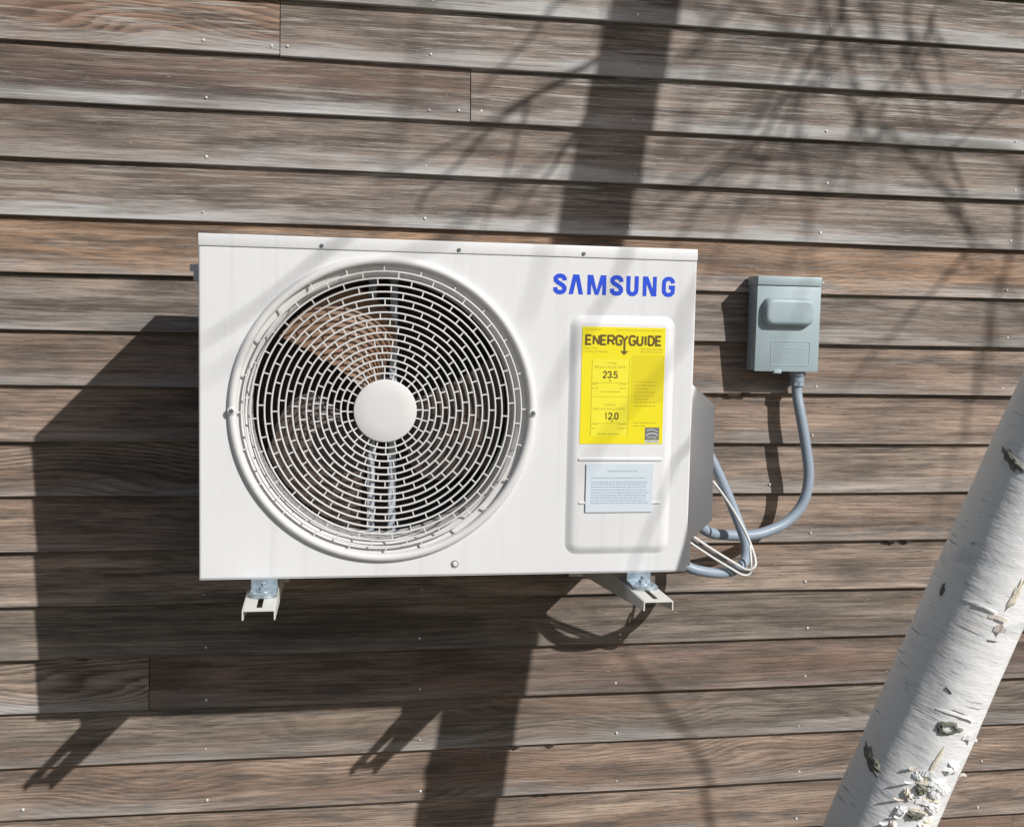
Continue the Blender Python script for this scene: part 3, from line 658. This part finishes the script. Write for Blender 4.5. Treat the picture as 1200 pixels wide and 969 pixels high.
cable('cable', off(C_[:7], (-0.007, 0.001, -0.0115)) + [(1.090, -0.24, -0.030), (1.094, -0.22, 0.0)], 0.0026, 'cablewhite', 'thin white cable, lowest of the thin cables by the conduit loop', 'cable')

# ------------------------------------------------------------------ leaning birch
def axis(z):
    y = -0.8 - 0.144 * (z + 0.249); zs = z + 0.89827 * y; x = 0.21006 * zs + 0.64987 - 0.85619 * y
    if z < -0.4: x += 0.12 * (z + 0.4) ** 2
    return Vector((x, y, z))
birch = thing('birch_tree', (axis(GZ).x, axis(GZ).y, GZ), 'leaning white birch trunk with peeling bark in front of the wall at right', 'tree')
def trad(z): return 0.0765 - 0.0045 * max(0, z + 0.3) if z < 2.6 else max(0.012, 0.0635 - 0.017 * (z - 2.6))
from mathutils import noise as mn
def trunk():
    b = bmesh.new(); uvl = b.loops.layers.uv.new('UVMap'); n = 48; zs = [GZ - 0.1 + 0.02 * i for i in range(int((2.6 - GZ) / 0.02))] + [2.6 + 0.1 * i for i in range(27)]
    rings = []
    for z in zs:
        c = axis(z); t = (axis(z + .01) - axis(z - .01)).normalized(); ex = Vector((1, 0, 0)); ex = (ex - t * ex.dot(t)).normalized(); ey = t.cross(ex)
        r = trad(z) * (1 + 0.35 * max(0, (-1.0 - z)) ** 1.0); rg_ = []
        for k in range(n):
            a = 2 * math.pi * k / n; d = ex * math.cos(a) + ey * math.sin(a)
            h = mn.noise(Vector((d.x * 1.3, d.y * 1.3, z * 3.2))) * 0.0035 + mn.noise(Vector((d.x * 4, d.y * 4, z * 14))) * 0.0014
            rg_.append(b.verts.new(c + d * (r + h)))
        rings.append(rg_)
    for i in range(len(zs) - 1):
        for k in range(n):
            j = (k + 1) % n; f = b.faces.new((rings[i][k], rings[i][j], rings[i + 1][j], rings[i + 1][k]))
            for l, (kk, ii) in zip(f.loops, ((k, i), (k + 1, i), (k + 1, i + 1), (k, i + 1))): l[uvl].uv = (0.48 * kk / n, zs[ii])
    b.faces.new(rings[0][::-1]); b.faces.new(rings[-1])
    return obj('trunk', b, 'bark', birch, auto=80)
trk = trunk()
def on_trunk(z, a, lift=0.0):
    """a = degrees round the trunk, -90 faces away from the wall"""
    c = axis(z); t = (axis(z + .01) - axis(z - .01)).normalized(); ex = Vector((1, 0, 0)); ex = (ex - t * ex.dot(t)).normalized(); ey = t.cross(ex)
    d = ex * math.cos(R(a)) + ey * math.sin(R(a)); 
    h = mn.noise(Vector((d.x * 1.3, d.y * 1.3, z * 3.2))) * 0.0035 + mn.noise(Vector((d.x * 4, d.y * 4, z * 14))) * 0.0014
    return c + d * (trad(z) + h + lift), d
def patch(name, mat, zc, ac_, hh, ww, lift=0.002, tilt=0.0, ragged=0.3, seed=1, ring=False):
    """a rough raised patch lying on the bark: hh half height in m, ww half width in degrees"""
    rg_ = random.Random(seed); b = bmesh.new(); n = 22; NRG = 5; rows = []
    jag = [1 + rg_.uniform(-ragged, ragged) for _ in range(n)]
    for q in range(NRG + 1):
        f = 1 - q / NRG * (0.55 if ring else 1.0); row = []
        for k in range(n):
            a = 2 * math.pi * k / n; f2 = f * (1 + (jag[k] - 1) * f)
            da, dz = ww * f2 * math.cos(a), hh * f2 * math.sin(a) + tilt * f2 * math.cos(a)
            l = lift * (min(1.0, 2.2 * (1 - f)) ) + rg_.uniform(0, lift * 0.7) * (1 if q else 0) - (0.0008 if q == 0 else 0)
            if ring and q == NRG: l = 0.0002
            row.append(b.verts.new(on_trunk(zc + dz, ac_ + da, l)[0]))
            if f < 1e-6: row = [row[0]] * n; break
        rows.append(row)
    for A, B in zip(rows, rows[1:]):
        for k in range(n):
            j = (k + 1) % n; vs_ = []
            for v in (A[k], A[j], B[j], B[k]):
                if v not in vs_: vs_.append(v)
            if len(vs_) > 2: b.faces.new(vs_)
    return obj(name, b, mat, trk, auto=30)
def curl(mat, z, a, length, width, lift, cr=0.006, dirn=1, seed=0):
    """a thin strip of bark that peels away from the trunk round its girth"""
    rg_ = random.Random(seed); b = BM(); n = 12; A, B = [], []
    for i in range(n + 1):
        t = i / n; aa = a + dirn * math.degrees(length * t / 0.076); l = 0.0008 + lift * t ** 1.6 + rg_.uniform(-.0005, .0005)
        wv = width * (0.35 + 0.65 * math.sin(math.pi * (0.15 + 0.8 * t))) * rg_.uniform(.85, 1.15); dz = cr * math.sin(t * 2.4) * dirn * 0.6
        A.append(on_trunk(z + wv / 2 + dz, aa, l)[0]); B.append(on_trunk(z - wv / 2 + dz, aa, l + 0.0012 * t)[0])
    A2 = [p + Vector((0.0003, 0.0007, 0)) for p in A]; B2 = [p + Vector((0.0003, 0.0007, 0)) for p in B]
    b.loft([[A[i], B[i], B2[i], A2[i]] for i in range(n + 1)]); return b.done('bark_curl', mat, trk)
patch('bark_scar', 'scar', 0.253, -156, 0.0085, 19, 0.0028, -0.010, 0.35, 1)
patch('bark_scar', 'scar', -0.138, -101, 0.0105, 15, 0.003, 0.002, 0.25, 2, True)
patch('bark_scar', 'scar', -0.236, -166, 0.0115, 19, 0.003, -0.010, 0.35, 3)
patch('bark_scar', 'scar', -0.239, -101, 0.008, 9, 0.0045, 0.0, 0.4, 4)
patch('bark_scar', 'scar', -0.279, -95, 0.006, 11, 0.0045, 0.003, 0.4, 5)
patch('bark_scar', 'scar', 0.042, -171, 0.010, 3, 0.0015, -0.002, 0.4, 6)
patch('bark_scar', 'scar', -0.085, -118, 0.0016, 5, 0.001, -0.003, 0.3, 7)
patch('bark_scar', 'scar', 0.004, -96, 0.0016, 7, 0.001, 0.001, 0.3, 8)
patch('bark_patch', 'peelcream', 0.078, -92, 0.026, 6, 0.002, 0.012, 0.35, 9)
patch('bark_patch', 'peelcream', -0.198, -99, 0.026, 5, 0.0015, 0.02, 0.3, 10)
curl('peel', 0.036, -112, 0.030, 0.007, 0.004, seed=1); curl('peel', 0.022, -100, 0.014, 0.012, 0.007, seed=2); curl('bark', 0.044, -142, 0.05, 0.003, 0.003, seed=3)
curl('bark', -0.118, -122, 0.060, 0.003, 0.003, seed=4); curl('bark', -0.146, -80, 0.020, 0.008, 0.009, seed=5)
CR = random.Random(77)
for i in range(6): curl(['peel', 'bark', 'bark'][i % 3], -0.215 - 0.017 * i + CR.uniform(-.006, .006), -112 + CR.uniform(-9, 9), CR.uniform(0.008, 0.020), CR.uniform(.003, .006), CR.uniform(.004, .011), dirn=-1, seed=20 + i)
for i in range(9): curl(['bark', 'bark', 'peelcream'][i % 3], -0.216 - 0.0072 * i, -106 + CR.uniform(-6, 16), CR.uniform(0.012, 0.026), CR.uniform(.005, .009), CR.uniform(.002, .006), seed=40 + i)
for i in range(14): patch('bark_flake', ['bark', 'bark', 'peelcream'][i % 3], CR.uniform(-.312, -.212), CR.uniform(-116, -70), CR.uniform(.004, .010), CR.uniform(3, 8), CR.uniform(.0015, .0035), CR.uniform(-.004, .004), 0.45, 200 + i)
for i, (z_, a_) in enumerate(((-0.226, -72), (-0.262, -66), (-0.300, -66), (-0.196, -62))): patch('bark_patch', 'bark', z_, a_ - 14, 0.011, 10, 0.004, 0.002, 0.45, 80 + i)
curl('bark', -0.068, 176, 0.012, 0.004, 0.010, dirn=-1, seed=61); curl('peel', -0.21, -52, 0.012, 0.005, 0.008, seed=62)

# branches, bare in early spring: outside the frame, their shadows cross the wall and the unit
BR = [
    (0.011, [(1.936, -1.25, 2.496), (1.819, -1.208, 2.328), (1.709, -1.167, 2.196), (1.648, -1.125, 2.139), (1.574, -1.083, 2.042), (1.488, -1.042, 1.951), (1.396, -1.0, 1.848)]),
    (0.012, [(1.795, -1.13, 2.081), (1.776, -1.157, 2.061), (1.716, -1.185, 2.036), (1.675, -1.212, 2.019), (1.64, -1.24, 1.998), (1.625, -1.268, 1.988), (1.593, -1.295, 1.947), (1.558, -1.323, 1.919), (1.557, -1.35, 1.892)]),
    (0.009, [(1.718, -1.08, 1.907), (1.703, -1.135, 1.865), (1.712, -1.19, 1.855), (1.72, -1.245, 1.858), (1.723, -1.3, 1.848)]),
    (0.022, [(2.903, -2.3, 3.409), (3.066, -2.38, 3.295), (3.132, -2.46, 3.264), (3.167, -2.54, 3.302), (3.225, -2.62, 3.276), (3.285, -2.7, 3.204)]),
    (0.012, [(2.172, -1.4, 2.586), (2.279, -1.43, 2.52), (2.374, -1.46, 2.487), (2.472, -1.49, 2.462), (2.542, -1.52, 2.445), (2.606, -1.55, 2.435), (2.69, -1.58, 2.439), (2.761, -1.61, 2.416), (2.817, -1.64, 2.418), (2.903, -1.67, 2.421), (3.083, -1.7, 2.442)]),
    (0.01, [(2.298, -1.0, 2.429), (2.26, -1.015, 2.236), (2.239, -1.03, 2.111), (2.227, -1.045, 2.064), (2.205, -1.06, 2.036), (2.172, -1.075, 1.968), (2.151, -1.09, 1.94), (2.124, -1.105, 1.88), (2.091, -1.12, 1.839), (1.981, -1.135, 1.787), (1.92, -1.15, 1.747)]),
    (0.014, [(3.404, -1.5, 2.134), (3.083, -1.471, 2.164), (2.98, -1.443, 2.17), (2.766, -1.414, 2.149), (2.56, -1.386, 2.108), (2.393, -1.357, 2.062), (2.262, -1.329, 2.013), (2.107, -1.3, 1.914)]),
    (0.008, [(2.384, -0.95, 2.303), (2.373, -0.985, 2.145), (2.383, -1.02, 2.081), (2.411, -1.055, 2.044), (2.435, -1.09, 2.029), (2.431, -1.125, 2.019), (2.42, -1.16, 2.008), (2.424, -1.195, 2.004), (2.432, -1.23, 1.995), (2.473, -1.265, 1.96), (2.485, -1.3, 1.896)]),
    (0.008, [(2.541, -1.3, 2.587), (2.528, -1.3, 2.363), (2.537, -1.3, 2.293), (2.52, -1.3, 2.194)]),
    (0.006, [(2.453, -0.95, 2.215), (2.395, -0.95, 2.047), (2.363, -0.95, 1.979), (2.325, -0.95, 1.939)]),
    (0.008, [(2.809, -0.85, 2.044), (2.629, -0.858, 1.864), (2.554, -0.867, 1.798), (2.517, -0.875, 1.77), (2.458, -0.883, 1.726), (2.422, -0.892, 1.698), (2.335, -0.9, 1.632)]),
    (0.009, [(2.331, -1.1, 1.956), (2.426, -1.113, 1.907), (2.546, -1.125, 1.815), (2.605, -1.137, 1.774), (2.673, -1.15, 1.699), (2.69, -1.163, 1.676), (2.793, -1.175, 1.609), (2.864, -1.188, 1.551), (2.949, -1.2, 1.454)]),
    (0.01, [(2.424, -1.3, 2.263), (2.403, -1.32, 2.183), (2.408, -1.34, 2.148), (2.413, -1.36, 2.113), (2.413, -1.38, 2.069), (2.406, -1.4, 1.98)]),
    (0.01, [(3.083, -1.471, 2.164), (3.024, -1.425, 1.916), (3.007, -1.45, 1.847), (3.024, -1.475, 1.759), (3.041, -1.5, 1.681)]),
    (0.018, [(1.972, -2.3, 2.373), (1.913, -2.333, 2.334), (1.891, -2.367, 2.322), (1.876, -2.4, 2.318), (1.854, -2.433, 2.303), (1.811, -2.467, 2.276), (1.762, -2.5, 2.255)]),
    (0.013, [(2.37, -2.9, 2.725), (2.326, -2.933, 2.702), (2.254, -2.967, 2.671), (2.19, -3.0, 2.637)]),
    (0.013, [(2.272, -2.0, 1.763), (2.25, -2.04, 1.681), (2.248, -2.08, 1.674), (2.255, -2.12, 1.637), (2.256, -2.16, 1.594), (2.268, -2.2, 1.545)]),
    (0.016, [(2.629, -2.6, 2.607), (2.628, -2.64, 2.563), (2.635, -2.68, 2.529), (2.627, -2.72, 2.501), (2.616, -2.76, 2.457), (2.621, -2.8, 2.415)]),
    (0.014, [(2.627, -2.8, 2.795), (2.671, -2.867, 2.794), (2.717, -2.933, 2.779), (2.75, -3.0, 2.747)]),
    (0.014, [(2.901, -2.8, 2.652), (2.916, -2.85, 2.587), (2.912, -2.9, 2.569), (2.846, -2.95, 2.488), (2.859, -3.0, 2.471)]),
]
for i, (r, P) in enumerate(BR):
    sh_ = 0.4 if (i in (0, 3, 4, 5, 6, 7, 8, 9, 10, 11, 12, 13)) else 0.0          # crown stands well out from the wall
    pts = [Vector(p) + Vector((0.85619, -1.0, 0.89827)) * sh_ for p in P]; p0 = pts[0]
    if i not in (1, 2, 13):
        if P[0][1] < -1.9:
            bk = pts[0] - pts[2]; bk = Vector((max(bk.x, 0.7 * abs(bk.z)), 0.0, max(bk.z, 0.5 * abs(bk.x)))).normalized(); pts = [pts[0] + bk * 1.5 + Vector((0.0, 0, 0.35)), pts[0] + bk * 0.6 + Vector((0, 0, 0.05))] + pts; p0 = pts[0]
        za = min(4.9, max(2.9, p0.z + 0.5 + 0.45 * abs(p0.y + 1.2))); at = axis(za)
        # rise towards the sun line first, then arch over to the trunk
        pts = [at, at.lerp(p0, 0.45) + Vector((0, 0, 0.55 + 0.12 * abs(p0.y + 1.2)))] + pts
    elif i in (1, 2): pts = [axis(p0.z + 0.05)] + pts
    sp_ = spline(pts, 5); n = len(sp_); rad = [r * (1.25 - 0.8 * k / (n - 1)) * (0.34 if P[0][1] < -1.9 else 0.56) for k in range(n)]
    bb = BM(); bb.tube(sp_, rad, 8); bb.done('branch', 'twig', birch)
    if 3 < i < 14 or i in (0, 1):
        rgb = random.Random(i + 100)
        for _ in range(2):
            k = rgb.randrange(8, n - 2); a0 = sp_[k]; t_ = (sp_[k + 1] - sp_[k - 1]).normalized()
            d_ = (t_ + Vector((rgb.uniform(-.9, .9), rgb.uniform(-.3, .3), rgb.uniform(-.8, .5)))).normalized(); L_ = rgb.uniform(0.2, 0.5)
            tw = [a0 + d_ * L_ * q + Vector((rgb.uniform(-.012, .012), 0, rgb.uniform(-.012, .012) - 0.03 * q * q)) for q in (0.0, 0.35, 0.7, 1.0)]
            bb = BM(); bb.tube(spline(tw, 3), [0.0048 - 0.0034 * q / 9 for q in range(10)], 6); bb.done('twig', 'twig', birch)
# slim sapling by the camera's right, its shadow rises from the lower edge of the wall
P = [(2.50, -1.62, GZ), (2.52, -1.62, -0.4), (2.49, -1.61, 0.3), (2.496, -1.6, 0.549), (2.515, -1.643, 0.758), (2.54, -1.686, 0.903), (2.55, -1.729, 1.023), (2.511, -1.771, 1.159), (2.49, -1.814, 1.276), (2.47, -1.857, 1.392), (2.432, -1.9, 1.516)]
sp_ = spline(P, 5); n = len(sp_); bb = BM(); bb.tube(sp_, [0.008 - 0.005 * k / n for k in range(n)], 8)
tag(bb.done('sapling', 'twig'), 'slim bare sapling standing out in the garden to the right of the birch', 'sapling')
